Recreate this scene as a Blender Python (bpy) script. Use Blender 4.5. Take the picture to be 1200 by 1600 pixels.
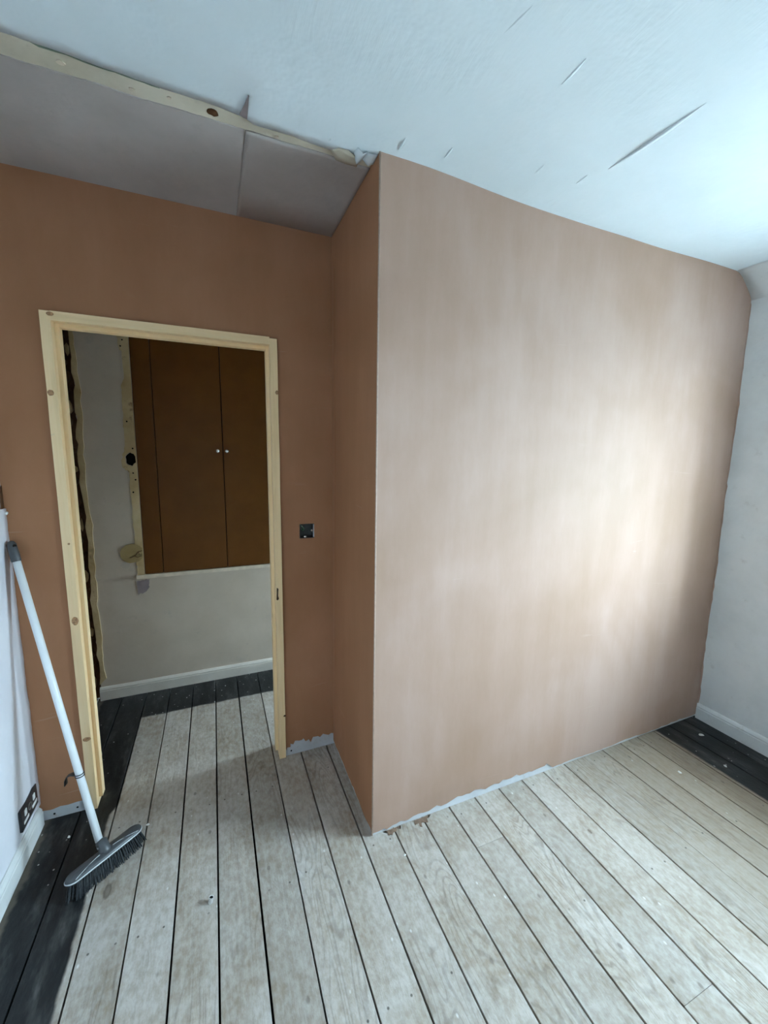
import bpy, bmesh, math, random
from mathutils import Vector, Matrix, noise
from mathutils.geometry import tessellate_polygon

for o in list(bpy.data.objects):
    bpy.data.objects.remove(o, do_unlink=True)
scene = bpy.context.scene
C = scene.collection
R = random.Random(7)

# ------------------------------------------------------------------ camera
YAW, PITCH, ROLL, FPX = 0.3978, 0.1428, 0.0145, 634.2
cam_d = bpy.data.cameras.new('camera')
cam = bpy.data.objects.new('camera', cam_d)
C.objects.link(cam)
Fv = Vector((math.sin(YAW) * math.cos(PITCH), math.cos(YAW) * math.cos(PITCH), -math.sin(PITCH)))
Rv = Vector((math.cos(YAW), -math.sin(YAW), 0))
Uv = Rv.cross(Fv)
R2 = math.cos(ROLL) * Rv + math.sin(ROLL) * Uv
U2 = -math.sin(ROLL) * Rv + math.cos(ROLL) * Uv
M = Matrix((R2, U2, -Fv)).transposed().to_4x4()
M.translation = (-0.5305, -1.3397, 1.5357)
cam.matrix_world = M
cam_d.sensor_fit = 'HORIZONTAL'
cam_d.sensor_width = 36
cam_d.lens = FPX / 1200 * 36
cam_d.clip_start = 0.02
scene.camera = cam

# ------------------------------------------------------------------ daylight
SKY = 11.0
world = bpy.data.worlds.new('overcast_sky')
scene.world = world
world.use_nodes = True
bg = world.node_tree.nodes['Background']
bg.inputs['Color'].default_value = (0.585, 0.83, 1.0, 1)
bg.inputs['Strength'].default_value = SKY

XL, XR, YB, D, YH0, YH1, H = -1.253, 2.085, -3.0, 0.5716, 0.67, 1.475, 2.487
WIN1 = (-1.50, -0.56, 0.90, 1.96)       # y0, y1, z0, z1 : bedroom window in the right wall
WIN2 = (0.76, 1.40, 0.30, 1.35)         # landing window in the same wall
WT = 0.40                               # thickness of the outside wall


def portal(name, w):
    l = bpy.data.lights.new(name, 'AREA')
    l.shape = 'RECTANGLE'
    l.size, l.size_y = w[3] - w[2], w[1] - w[0]
    l.cycles.is_portal = True
    o = bpy.data.objects.new(name, l)
    C.objects.link(o)
    o.location = (XR + WT - 0.02, (w[0] + w[1]) / 2, (w[2] + w[3]) / 2)
    o.rotation_euler = (0, math.pi / 2, 0)


portal('window_daylight', WIN1)
portal('landing_window_daylight', WIN2)

vs = scene.view_settings
vs.view_transform = 'Standard'
vs.look = 'None'
vs.gamma = 1.0
vs.use_curve_mapping = False
vs.exposure = 3.16
scene.cycles.use_denoising = True
scene.cycles.use_adaptive_sampling = True
scene.cycles.adaptive_threshold = 0.05
scene.cycles.use_light_tree = False
scene.cycles.caustics_reflective = False
scene.cycles.caustics_refractive = False
scene.cycles.max_bounces = 6
scene.cycles.diffuse_bounces = 5
scene.cycles.sample_clamp_indirect = 8


# ------------------------------------------------------------------ material helpers
class NT:
    def __init__(self, name, rough=0.6, spec=0.4):
        self.m = bpy.data.materials.new(name)
        self.m.use_nodes = True
        self.t = self.m.node_tree
        self.b = self.t.nodes['Principled BSDF']
        self.b.inputs['Roughness'].default_value = rough
        self.b.inputs['Specular IOR Level'].default_value = spec

    def n(self, typ, **kw):
        x = self.t.nodes.new(typ)
        for k, v in kw.items():
            setattr(x, k, v)
        return x

    def link(self, a, b):
        self.t.links.new(a, b)

    def put(self, sock, v):
        if hasattr(v, 'is_linked') or isinstance(v, bpy.types.NodeSocket):
            self.link(v, sock)
        else:
            sock.default_value = v

    def pos(self, scale=(1, 1, 1), off=None, obj=False, rot=None):
        if obj:
            src = self.n('ShaderNodeTexCoord').outputs['Object']
        else:
            src = self.n('ShaderNodeNewGeometry').outputs['Position']
        mp = self.n('ShaderNodeMapping')
        self.link(src, mp.inputs['Vector'])
        mp.inputs['Scale'].default_value = scale
        if rot:
            mp.inputs['Rotation'].default_value = rot
        if off is not None:
            self.put(mp.inputs['Location'], off)
        return mp.outputs['Vector']

    def noise(self, vec, scale=1.0, detail=3, rough=0.5, dist=0.0):
        x = self.n('ShaderNodeTexNoise')
        self.link(vec, x.inputs['Vector'])
        x.inputs['Scale'].default_value = scale
        x.inputs['Detail'].default_value = detail
        x.inputs['Roughness'].default_value = rough
        x.inputs['Distortion'].default_value = dist
        return x.outputs['Fac']

    def voro(self, vec, scale=1.0, rnd=1.0):
        x = self.n('ShaderNodeTexVoronoi', feature='F1')
        self.link(vec, x.inputs['Vector'])
        x.inputs['Scale'].default_value = scale
        x.inputs['Randomness'].default_value = rnd
        return x.outputs['Distance'], x.outputs['Color']

    def ramp(self, fac, stops):
        x = self.n('ShaderNodeValToRGB')
        e = x.color_ramp.elements
        while len(e) < len(stops):
            e.new(0.5)
        for i, (p, c) in enumerate(stops):
            e[i].position = p
            e[i].color = (c, c, c, 1) if isinstance(c, (int, float)) else (*c, 1)
        self.link(fac, x.inputs['Fac'])
        return x.outputs['Color']

    def mix(self, fac, a, b, mode='MIX'):
        x = self.n('ShaderNodeMix', data_type='RGBA', blend_type=mode)
        self.put(x.inputs['Factor'], fac)
        for s, v in ((x.inputs['A'], a), (x.inputs['B'], b)):
            if isinstance(v, tuple):
                s.default_value = (*v, 1)
            else:
                self.link(v, s)
        return x.outputs['Result']

    def math(self, op, a, b=0.0):
        x = self.n('ShaderNodeMath', operation=op)
        self.put(x.inputs[0], a)
        self.put(x.inputs[1], b)
        return x.outputs[0]

    def step(self, v, lo, hi):
        x = self.n('ShaderNodeMapRange', interpolation_type='SMOOTHSTEP')
        self.link(v, x.inputs['Value'])
        x.inputs['From Min'].default_value = lo
        x.inputs['From Max'].default_value = hi
        return x.outputs['Result']

    def bump(self, h, strength=0.3, dist=0.01, prev=None):
        x = self.n('ShaderNodeBump')
        self.link(h, x.inputs['Height'])
        x.inputs['Strength'].default_value = strength
        x.inputs['Distance'].default_value = dist
        if prev:
            self.link(prev, x.inputs['Normal'])
        return x.outputs['Normal']

    def relief(self, parts):
        """one bump from several heights given as (socket, metres)"""
        h = None
        for sock, d in parts:
            t = self.math('MULTIPLY', sock, d)
            h = t if h is None else self.math('ADD', h, t)
        return self.bump(h, 1.0, 1.0)

    def done(self, col=None, normal=None, rough=None):
        if col is not None:
            if isinstance(col, tuple):
                self.b.inputs['Base Color'].default_value = (*col, 1)
            else:
                self.link(col, self.b.inputs['Base Color'])
        if normal is not None:
            self.link(normal, self.b.inputs['Normal'])
        if rough is not None:
            self.put(self.b.inputs['Roughness'], rough)
        return self.m


def simple(name, col, rough=0.5, spec=0.4, var=0.12, scale=30, bump=0.0, metal=0.0):
    m = NT(name, rough, spec)
    m.b.inputs['Metallic'].default_value = metal
    v = m.pos()
    n = m.noise(v, scale, 4)
    lo = tuple(c * (1 - var) for c in col)
    hi = tuple(min(1, c * (1 + var)) for c in col)
    return m.done(m.ramp(n, [(0.3, lo), (0.7, hi)]), m.bump(n, bump, 0.004) if bump else None)


def plaster_mat(name, c0, c1, c2):
    """skim plaster: cloudy drying patches, vertical trowel streaks, faint horizontal trowel ridges"""
    m = NT(name, 0.45, 0.17)
    big = m.noise(m.pos((1, 1, 1)), 1.3, 3, 0.55, 0.4)
    streak = m.noise(m.pos((5, 5, 0.7)), 2.2, 4, 0.55)
    fine = m.noise(m.pos((1, 1, 0.35)), 55, 2, 0.6)
    f = m.math('ADD', m.math('MULTIPLY', big, 0.78), m.math('MULTIPLY', streak, 0.22))
    f = m.math('ADD', f, m.math('MULTIPLY', m.math('SUBTRACT', fine, 0.5), 0.07))
    col = m.ramp(f, [(0.36, c0), (0.5, c1), (0.66, c2)])
    band = m.noise(m.pos((1.2, 1.2, 16)), 2.0, 3, 0.6, 0.8)
    gate = m.step(m.noise(m.pos(), 2.6, 2), 0.52, 0.7)
    ridge = m.math('MULTIPLY', m.step(band, 0.66, 0.72), gate)
    col = m.mix(m.math('MULTIPLY', ridge, 0.22), col, (0.62, 0.47, 0.39))
    b = m.relief([(streak, .0008), (fine, .00022), (ridge, .0003)])
    return m.done(col, b, m.math('ADD', m.math('MULTIPLY', big, 0.30), 0.46))


def paint_mat(name, c0, c1, bump=0.3, scuff=(0.45, 0.42, 0.38), scuff_amt=0.3):
    m = NT(name, 0.6, 0.3)
    n = m.noise(m.pos(), 4, 4, 0.6)
    col = m.ramp(n, [(0.35, c0), (0.65, c1)])
    lump = m.noise(m.pos(), 11, 4, 0.68)
    s = m.step(lump, 0.60, 0.74)
    col = m.mix(m.math('MULTIPLY', s, scuff_amt), col, scuff)
    return m.done(col, m.relief([(n, bump * .02), (lump, bump * .004)]))


def ceiling_mat():
    m = NT('ceiling_paint', 0.65, 0.3)
    n = m.noise(m.pos(), 3, 5, 0.6)
    col = m.ramp(n, [(0.3, (0.68, 0.735, 0.75)), (0.7, (0.74, 0.785, 0.80))])
    # scraped and filled areas along the paper seams (running away from the camera)
    scr = m.noise(m.pos((22, 3, 1)), 2.0, 4, 0.65, 0.3)
    gate = m.step(m.noise(m.pos(), 2.1, 3), 0.48, 0.62)
    sc = m.math('MULTIPLY', scr, gate)
    sh = m.math('MULTIPLY', m.step(scr, 0.62, 0.66), gate)
    col = m.mix(m.math('MULTIPLY', sh, 0.12), col, (0.52, 0.54, 0.54))
    b = m.relief([(n, .014), (sc, .0016)])
    return m.done(col, b)


def board_mat():
    m = NT('old_pine_boards', 0.55, 0.35)
    info = m.n('ShaderNodeObjectInfo').outputs['Random']
    comb = m.n('ShaderNodeCombineXYZ')
    m.link(m.math('MULTIPLY', info, 13.0), comb.inputs[0])
    m.link(m.math('MULTIPLY', info, 57.0), comb.inputs[1])
    off = comb.outputs[0]
    xyz = m.n('ShaderNodeSeparateXYZ')
    m.link(m.pos(), xyz.inputs[0])

    def spots(scale, thr, r0, r1, sy=1.0):
        d, dc = m.voro(m.pos((1, sy, 1)), scale)
        cc = m.n('ShaderNodeSeparateColor')
        m.link(dc, cc.inputs[0])
        hit = m.step(cc.outputs[0], thr, thr + 0.01)
        return m.math('MULTIPLY', m.math('SUBTRACT', 1.0, m.step(d, r0, r1)), hit)

    # knots first: the grain bends round them
    kd, kr = m.voro(m.pos((1, 0.42, 1), off), 5.0)
    sep = m.n('ShaderNodeSeparateColor')
    m.link(kr, sep.inputs[0])
    has = m.step(sep.outputs[0], 0.40, 0.42)
    size = m.math('ADD', m.math('MULTIPLY', m.math('POWER', sep.outputs[1], 2.0), 0.055), 0.022)
    fine = m.noise(m.pos((1, 0.6, 1), off), 55, 4, 0.65)
    kd = m.math('DIVIDE', m.math('ADD', kd, m.math('MULTIPLY', m.math('SUBTRACT', fine, 0.5), 0.02)), size)
    knot = m.math('MULTIPLY', m.math('SUBTRACT', 1.0, m.step(kd, 0.7, 1.1)), has)
    rim = m.math('MULTIPLY', knot, m.step(kd, 0.45, 0.95))
    halo = m.math('MULTIPLY', m.math('SUBTRACT', 1.0, m.step(kd, 0.9, 3.0)), has)
    # grain: fine streaks along the board and open cathedral figure here and there
    g1 = m.noise(m.pos((1, 0.05, 1), off), 85, 3, 0.6)
    g2 = m.noise(m.pos((1, 0.16, 1), off), 11, 1, 0.5, 0.5)
    ring = m.math('SINE', m.math('ADD', m.math('MULTIPLY', g2, 95.0), m.math('MULTIPLY', halo, 9.0)))
    figure = m.step(m.noise(m.pos((1, 0.5, 1), off), 2.6, 1), 0.46, 0.62)
    ring = m.math('MULTIPLY', m.step(ring, 0.35, 1.0), m.math('MAXIMUM', figure, halo))
    wood = m.ramp(g1, [(0.25, (0.215, 0.155, 0.10)), (0.5, (0.285, 0.215, 0.148)), (0.75, (0.34, 0.265, 0.19))])
    wood = m.mix(m.math('MULTIPLY', ring, 0.42), wood, (0.145, 0.10, 0.065))
    # plaster dust trodden into the surface
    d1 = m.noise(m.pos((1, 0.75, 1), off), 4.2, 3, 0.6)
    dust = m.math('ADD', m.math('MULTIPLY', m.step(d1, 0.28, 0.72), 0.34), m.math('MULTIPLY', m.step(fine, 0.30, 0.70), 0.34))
    fade_x = m.math('SUBTRACT', 1.0, m.math('MULTIPLY', m.step(m.math('ADD', xyz.outputs[0], m.math('MULTIPLY', d1, 0.5)), 0.95, 1.85), 0.72))
    dust = m.math('MULTIPLY', m.math('ADD', dust, 0.08), fade_x)      # pale blend eases off towards the right wall, boards browner there
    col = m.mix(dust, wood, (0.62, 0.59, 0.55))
    col = m.mix(m.math('MULTIPLY', ring, 0.24), col, (0.17, 0.13, 0.095))
    col = m.mix(m.math('MULTIPLY', m.step(g1, 0.60, 0.74), 0.20), col, (0.15, 0.11, 0.08))
    tone = m.ramp(m.math('FRACT', m.math('MULTIPLY', info, 7.31)), [(0, (0.86, 0.85, 0.84)), (1, (1.08, 1.08, 1.08))])
    col = m.mix(1.0, col, tone, 'MULTIPLY')
    col = m.mix(m.math('MULTIPLY', halo, 0.20), col, (0.24, 0.18, 0.125))
    col = m.mix(m.math('MULTIPLY', knot, 0.68), col, (0.15, 0.11, 0.085))
    col = m.mix(m.math('MULTIPLY', rim, 0.45), col, (0.06, 0.045, 0.035))
    # two nails a board at every joist
    u = m.math('SUBTRACT', m.math('FRACT', m.math('DIVIDE', m.math('SUBTRACT', xyz.outputs[0], -0.5764), 0.1345)), 0.5)
    u = m.math('MULTIPLY', m.math('SUBTRACT', m.math('ABSOLUTE', u), 0.27), 0.1345)
    yy = m.math('ADD', m.math('DIVIDE', m.math('ADD', xyz.outputs[1], 0.265), 0.46), m.math('MULTIPLY', info, 0.05))
    yy = m.math('MULTIPLY', m.math('SUBTRACT', m.math('FRACT', yy), 0.5), 0.46)
    nd = m.math('SQRT', m.math('ADD', m.math('MULTIPLY', u, u), m.math('MULTIPLY', yy, yy)))
    nail = m.math('MULTIPLY', m.math('SUBTRACT', 1.0, m.step(nd, 0.0024, 0.0046)), m.step(d1, 0.47, 0.53))
    col = m.mix(m.math('MULTIPLY', nail, 0.75), col, (0.05, 0.04, 0.034))
    dent = spots(15, 0.80, 0.05, 0.12, 0.6)
    col = m.mix(m.math('MULTIPLY', dent, 0.55), col, (0.11, 0.085, 0.065))
    pale = spots(31, 0.87, 0.03, 0.15, 0.6)
    col = m.mix(m.math('MULTIPLY', pale, 0.6), col, (0.80, 0.79, 0.77))
    # old black paint left along the edges of the room, where carpet never covered it
    wob = m.math('MULTIPLY', m.math('SUBTRACT', m.noise(m.pos(), 14, 3), 0.5), 0.022)
    x = m.math('ADD', xyz.outputs[0], wob)
    y = m.math('ADD', xyz.outputs[1], wob)
    hall = m.step(xyz.outputs[1], 0.50, 0.56)
    lim = m.math('ADD', -0.999, m.math('MULTIPLY', hall, 0.022))
    bl = m.math('SUBTRACT', 1.0, m.step(m.math('SUBTRACT', x, lim), -0.006, 0.006))
    br = m.step(x, 1.722, 1.738)
    bh = m.step(y, 1.178, 1.196)
    black = m.math('MAXIMUM', m.math('MAXIMUM', bl, br), bh)
    wear = m.noise(m.pos((1, 0.32, 1), None, False, (0, 0, 0.9)), 16, 4, 0.68)
    pc = m.ramp(wear, [(0.34, (0.004, 0.0045, 0.005)), (0.52, (0.016, 0.017, 0.0175)), (0.64, (0.045, 0.045, 0.043)), (0.76, (0.11, 0.105, 0.095))])
    pc = m.mix(pale, pc, (0.55, 0.54, 0.52))
    pc = m.mix(spots(52, 0.88, 0.08, 0.22), pc, (0.5, 0.49, 0.47))
    edge = m.math('SUBTRACT', 1.0, m.step(m.math('ADD', xyz.outputs[0], m.math('MULTIPLY', wob, 2.6)), -1.226, -1.208))
    pc = m.mix(m.math('MULTIPLY', edge, 0.5), pc, (0.20, 0.165, 0.125))
    col = m.mix(black, col, pc)
    rough = m.math('ADD', m.math('SUBTRACT', 0.60, m.math('MULTIPLY', black, 0.28)), m.math('MULTIPLY', wear, 0.18))
    b = m.relief([(g1, .0006), (fine, .0011)])
    return m.done(col, b, rough)


def pine_mat(name, axis):
    m = NT(name, 0.5, 0.35)
    sc = {'z': (1, 1, 0.06), 'x': (0.06, 1, 1)}[axis]
    g = m.noise(m.pos(sc), 60, 4, 0.6, 0.3)
    col = m.ramp(g, [(0.22, (0.80, 0.56, 0.30)), (0.5, (0.88, 0.625, 0.35)), (0.8, (0.90, 0.67, 0.40))])
    ks = {'z': (1, 1, 0.5), 'x': (0.5, 1, 1)}[axis]
    v = m.pos(ks)
    kd, kc = m.voro(v, 6.5)
    cc = m.n('ShaderNodeSeparateColor')
    m.link(kc, cc.inputs[0])
    hit = m.step(cc.outputs[0], 0.72, 0.73)
    knot = m.math('MULTIPLY', m.math('SUBTRACT', 1.0, m.step(kd, 0.05, 0.11)), hit)
    col = m.mix(m.math('MULTIPLY', knot, 0.75), col, (0.28, 0.16, 0.09))
    s = m.step(m.noise(m.pos(), 40, 4, 0.7), 0.66, 0.74)
    col = m.mix(m.math('MULTIPLY', s, 0.3), col, (0.45, 0.40, 0.34))
    return m.done(col, m.relief([(g, .0003)]))


MAT = {}
MAT['plaster'] = plaster_mat('pink_skim_plaster', (0.40, 0.252, 0.180), (0.445, 0.289, 0.220), (0.50, 0.342, 0.278))
MAT['brown_plaster'] = plaster_mat('brown_skim_plaster', (0.345, 0.158, 0.076), (0.38, 0.178, 0.09), (0.43, 0.21, 0.115))  # browner, more saturated skim for the doorway wall and the return
MAT['ceiling'] = ceiling_mat()
MAT['old_paper'] = paint_mat('taupe_lining_paper', (0.40, 0.345, 0.315), (0.46, 0.40, 0.37), 0.35, (0.36, 0.31, 0.27), 0.25)
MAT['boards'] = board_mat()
MAT['white_wall'] = paint_mat('scuffed_white_wall_paint', (0.66, 0.66, 0.645), (0.76, 0.755, 0.74), 0.5, (0.50, 0.46, 0.42), 0.4)
MAT['lilac_wall'] = paint_mat('pale_lilac_wall_paint', (0.66, 0.65, 0.69), (0.72, 0.71, 0.74), 0.3, (0.58, 0.52, 0.5), 0.3)
MAT['hall_wall'] = paint_mat('grey_landing_paint', (0.49, 0.40, 0.31), (0.55, 0.455, 0.36), 0.15, (0.33, 0.30, 0.27), 0.25)
MAT['gloss'] = paint_mat('white_skirting_gloss', (0.62, 0.625, 0.61), (0.72, 0.72, 0.70), 0.15, (0.40, 0.36, 0.30), 0.35)
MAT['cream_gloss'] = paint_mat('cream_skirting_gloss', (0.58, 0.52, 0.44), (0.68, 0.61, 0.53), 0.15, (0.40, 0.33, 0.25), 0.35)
MAT['skim_gap'] = paint_mat('bare_grey_plasterboard', (0.52, 0.52, 0.53), (0.64, 0.64, 0.65), 0.2, (0.40, 0.30, 0.24), 0.45)
MAT['jamb'] = pine_mat('planed_pine_upright', 'z')
MAT['head'] = pine_mat('planed_pine_crosspiece', 'x')
MAT['lath'] = paint_mat('stained_old_timber', (0.50, 0.43, 0.32), (0.66, 0.58, 0.46), 0.5, (0.38, 0.30, 0.22), 0.5)
MAT['raw'] = paint_mat('ochre_raw_plaster', (0.42, 0.285, 0.125), (0.58, 0.44, 0.25), 0.7, (0.20, 0.115, 0.05), 0.85)
MAT['stain'] = paint_mat('ochre_filler_stain', (0.33, 0.235, 0.095), (0.38, 0.275, 0.125), 0.3, (0.24, 0.17, 0.09), 0.4)
MAT['pink_patch'] = paint_mat('purple_grey_patch', (0.24, 0.19, 0.19), (0.36, 0.28, 0.27), 0.4, (0.42, 0.30, 0.26), 0.6)
MAT['brick'] = paint_mat('dark_broken_brick', (0.05, 0.018, 0.007), (0.13, 0.058, 0.024), 1.0, (0.02, 0.012, 0.008), 0.6)
MAT['void'] = simple('dark_cavity', (0.01, 0.009, 0.008), 0.9, 0.1)
MAT['cupboard'] = simple('brown_cupboard_paint', (0.12, 0.042, 0.006), 0.45, 0.15, 0.1, 9, 0.05)
MAT['seam_brown'] = simple('dark_brown_seam', (0.02, 0.007, 0.004), 0.8, 0.1)
MAT['ledge'] = simple('cream_ledge_paint', (0.66, 0.55, 0.42), 0.5, 0.4, 0.12, 25)
MAT['chrome'] = simple('brushed_steel_knob', (0.72, 0.70, 0.66), 0.25, 0.5, 0.05, 60, 0, 1.0)
MAT['black_plastic'] = simple('black_plastic', (0.018, 0.018, 0.02), 0.4, 0.5, 0.2, 20)
MAT['grey_plastic'] = simple('grey_plastic', (0.06, 0.063, 0.067), 0.4, 0.5, 0.15, 25)
MAT['silver'] = simple('silver_trim', (0.55, 0.57, 0.58), 0.35, 0.5, 0.08, 25)
MAT['bristle'] = simple('charcoal_bristles', (0.032, 0.035, 0.038), 0.55, 0.4, 0.5, 160)
MAT['white_tube'] = simple('white_coated_tube', (0.80, 0.82, 0.82), 0.3, 0.5, 0.04, 12)
MAT['white_plastic'] = simple('white_plastic', (0.82, 0.81, 0.78), 0.35, 0.5, 0.03, 30)
MAT['ring'] = simple('worn_grey_print', (0.20, 0.18, 0.16), 0.5, 0.4, 0.2, 60)
MAT['steel'] = simple('galvanised_box', (0.06, 0.06, 0.058), 0.4, 0.5, 0.3, 40, 0, 0.6)
MAT['wire'] = simple('green_wire_sleeve', (0.05, 0.16, 0.06), 0.4, 0.5)
MAT['pipe'] = simple('pale_metal_pipe', (0.62, 0.60, 0.57), 0.35, 0.5, 0.15, 80, 0, 0.3)
MAT['crumb'] = simple('white_plaster_crumb', (0.80, 0.78, 0.74), 0.8, 0.2, 0.1, 60)
MAT['ground'] = simple('pale_paving', (0.30, 0.30, 0.29), 0.9, 0.1, 0.25, 0.4)
MAT['frame'] = simple('white_window_frame', (0.78, 0.78, 0.77), 0.4, 0.5, 0.03, 12)
g = bpy.data.materials.new('window_glass')
g.use_nodes = True
nt = g.node_tree
nt.nodes.clear()
go, gm = nt.nodes.new('ShaderNodeOutputMaterial'), nt.nodes.new('ShaderNodeMixShader')
gt, gg = nt.nodes.new('ShaderNodeBsdfTransparent'), nt.nodes.new('ShaderNodeBsdfGlossy')
gg.inputs['Roughness'].default_value = 0.02
gm.inputs[0].default_value = 0.06
nt.links.new(gt.outputs[0], gm.inputs[1])
nt.links.new(gg.outputs[0], gm.inputs[2])
nt.links.new(gm.outputs[0], go.inputs['Surface'])
MAT['glass'] = g


# ------------------------------------------------------------------ geometry helpers
def obj(name, bm, mat, parent=None, smooth=False):
    me = bpy.data.meshes.new(name)
    bmesh.ops.recalc_face_normals(bm, faces=bm.faces)
    bm.to_mesh(me)
    bm.free()
    me.materials.append(MAT[mat])
    if smooth:
        for p in me.polygons:
            p.use_smooth = True
    o = bpy.data.objects.new(name, me)
    C.objects.link(o)
    if parent:
        o.parent = parent
    return o


def tag(o, label, cat, kind=None, group=None):
    o['label'] = label
    o['category'] = cat
    if kind:
        o['kind'] = kind
    if group:
        o['group'] = group
    return o


def thing(name, label, cat, loc=(0, 0, 0), kind=None, group=None):
    o = bpy.data.objects.new(name, None)
    C.objects.link(o)
    o.location = loc
    o.empty_display_size = 0.05
    return tag(o, label, cat, kind, group)


def keep(o, root):
    """parent an object that was built in world coordinates under a thing that has a location"""
    o.parent = root
    o.matrix_parent_inverse = Matrix.Translation(-Vector(root.location))
    return o


def add_box(bm, lo, hi, bevel=0.0):
    vsx = [bm.verts.new((x, y, z)) for x in (lo[0], hi[0]) for y in (lo[1], hi[1]) for z in (lo[2], hi[2])]
    fs = [(0, 1, 3, 2), (4, 6, 7, 5), (0, 4, 5, 1), (2, 3, 7, 6), (0, 2, 6, 4), (1, 5, 7, 3)]
    faces = [bm.faces.new([vsx[i] for i in f]) for f in fs]
    if bevel:
        es = list({e for f in faces for e in f.edges})
        bmesh.ops.bevel(bm, geom=es, offset=bevel, segments=2, profile=0.6, affect='EDGES')
    return bm


def box(lo, hi, bevel=0.0):
    return add_box(bmesh.new(), lo, hi, bevel)


PLANES = {'y': lambda u, v, w: (u, w, v),      # u = x, v = z, sheet faces -y
          'x': lambda u, v, w: (w, u, v),      # u = y, v = z
          'z': lambda u, v, w: (u, v, w)}      # u = x, v = y


def sheet(outline, plane, front, back, holes=()):
    """a slab cut to a (ragged) outline with holes, from depth front to depth back"""
    f = PLANES[plane]
    bm = bmesh.new()
    loops = [list(outline)] + [list(h) for h in holes]
    flat = [p for l in loops for p in l]
    tris = tessellate_polygon([[Vector((p[0], p[1], 0)) for p in l] for l in loops])
    a = [bm.verts.new(f(p[0], p[1], front)) for p in flat]
    b = [bm.verts.new(f(p[0], p[1], back)) for p in flat]
    for t in tris:
        for vs_ in ((a[t[0]], a[t[1]], a[t[2]]), (b[t[2]], b[t[1]], b[t[0]])):
            try:
                bm.faces.new(vs_)
            except ValueError:
                pass
    i = 0
    for l in loops:
        n = len(l)
        for k in range(n):
            p, q = i + k, i + (k + 1) % n
            try:
                bm.faces.new((a[p], a[q], b[q], b[p]))
            except ValueError:
                pass
        i += n
    return bm


def rag(p0, p1, n, amp, seed=0):
    """points from p0 to p1 (p1 left out), pushed off the line unevenly"""
    r = random.Random(seed)
    dx, dy = p1[0] - p0[0], p1[1] - p0[1]
    L = math.hypot(dx, dy)
    out = [p0]
    for k in range(1, n):
        t = (k + r.uniform(-.3, .3)) / n
        a = r.uniform(-amp, amp) + amp * 0.8 * math.sin(t * 17 + seed)
        out.append((p0[0] + dx * t - dy / L * a, p0[1] + dy * t + dx / L * a))
    return out


def blob(cx, cy, rx, ry, n=18, amp=0.12, seed=0):
    r = random.Random(seed)
    return [(cx + rx * math.cos(2 * math.pi * k / n) * (1 + r.uniform(-amp, amp)),
             cy + ry * math.sin(2 * math.pi * k / n) * (1 + r.uniform(-amp, amp))) for k in range(n)]


def add_tube(bm, pts, radii, seg=12, caps=True):
    pts = [Vector(p) for p in pts]
    if not isinstance(radii, (list, tuple)):
        radii = [radii] * len(pts)
    rings = []
    ref = None
    for i, p in enumerate(pts):
        d = (pts[min(i + 1, len(pts) - 1)] - pts[max(i - 1, 0)]).normalized()
        if ref is None:
            ref = d.orthogonal().normalized()
        u = (ref - d * ref.dot(d)).normalized()
        ref = u
        w = d.cross(u)
        rings.append([bm.verts.new(p + (u * math.cos(2 * math.pi * k / seg) + w * math.sin(2 * math.pi * k / seg)) * radii[i]) for k in range(seg)])
    for a, b in zip(rings, rings[1:]):
        for k in range(seg):
            bm.faces.new((a[k], a[(k + 1) % seg], b[(k + 1) % seg], b[k]))
    if caps:
        bm.faces.new(rings[0][::-1])
        bm.faces.new(rings[-1])
    return bm


def tube(pts, radii, seg=12, caps=True):
    return add_tube(bmesh.new(), pts, radii, seg, caps)


# ------------------------------------------------------------------ floor: boards one by one
BW, B0, K0 = 0.1345, -0.5764, 4
floor = obj('floor', box((-1.45, YB - .1, -0.12), (XR + .15, YH1 + .15, -0.03)), 'void')
tag(floor, 'bare pine floorboards with a black painted border along the walls', 'floor', 'structure')


def joint(k):
    return B0 + (k - K0) * BW


cuts = {6: [1.155], 11: [-0.2], 13: [-0.81], 2: [-1.9], 8: [-2.2], 17: [-1.7]}
for k in range(-2, 25):
    x0, x1 = joint(k), joint(k + 1)
    ga = 0.0007 if k == 17 else R.uniform(0.0022, 0.0036)
    gb = 0.0007 if k + 1 == 17 else R.uniform(0.0022, 0.0036)
    if k == -2:
        x0 = -1.36
    end = YH1 + .02 if x0 < 0.0 else 0.04
    ys = [YB] + sorted(cuts.get(k, []), reverse=False) + [end]
    for a, b in zip(ys, ys[1:]):
        if b - a < .05:
            continue
        bm = bmesh.new()
        dz = R.uniform(-0.0012, 0.0004)
        xa, xb = x0 + ga, min(x1 - gb, XR + .1)
        if xb - xa < .02:
            bm.free()
            continue
        add_box(bm, (xa, a + .0002, -0.024), (xb, b - .0002, dz), 0.0012)
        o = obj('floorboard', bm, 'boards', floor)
    if x0 >= 0.0:      # boards carry on in the landing behind the new wall
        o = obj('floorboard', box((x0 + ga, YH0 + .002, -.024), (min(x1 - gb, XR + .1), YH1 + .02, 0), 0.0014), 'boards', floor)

# ------------------------------------------------------------------ ceilings
def sag(x, y):
    """the old ceiling dips a little over the long wall"""
    def sm(a, b, t):
        t = max(0, min(1, (t - a) / (b - a)))
        return t * t * (3 - 2 * t)
    return H - 0.024 * sm(0.1, 0.75, x) + 0.005 * sm(1.3, 1.7, x)


def ragged_edge(x):
    """where the white lining paper stops at the scar of the removed wall"""
    e = 0.008 + (x + 0.95) * 0.05
    e += 0.006 * noise.noise((x * 9, 3.1, 0)) + 0.0025 * noise.noise((x * 60, 1.1, 0))
    if x > -0.40:
        e += 0.003 * min(1, (x + .40) / .05)
    return e


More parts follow.
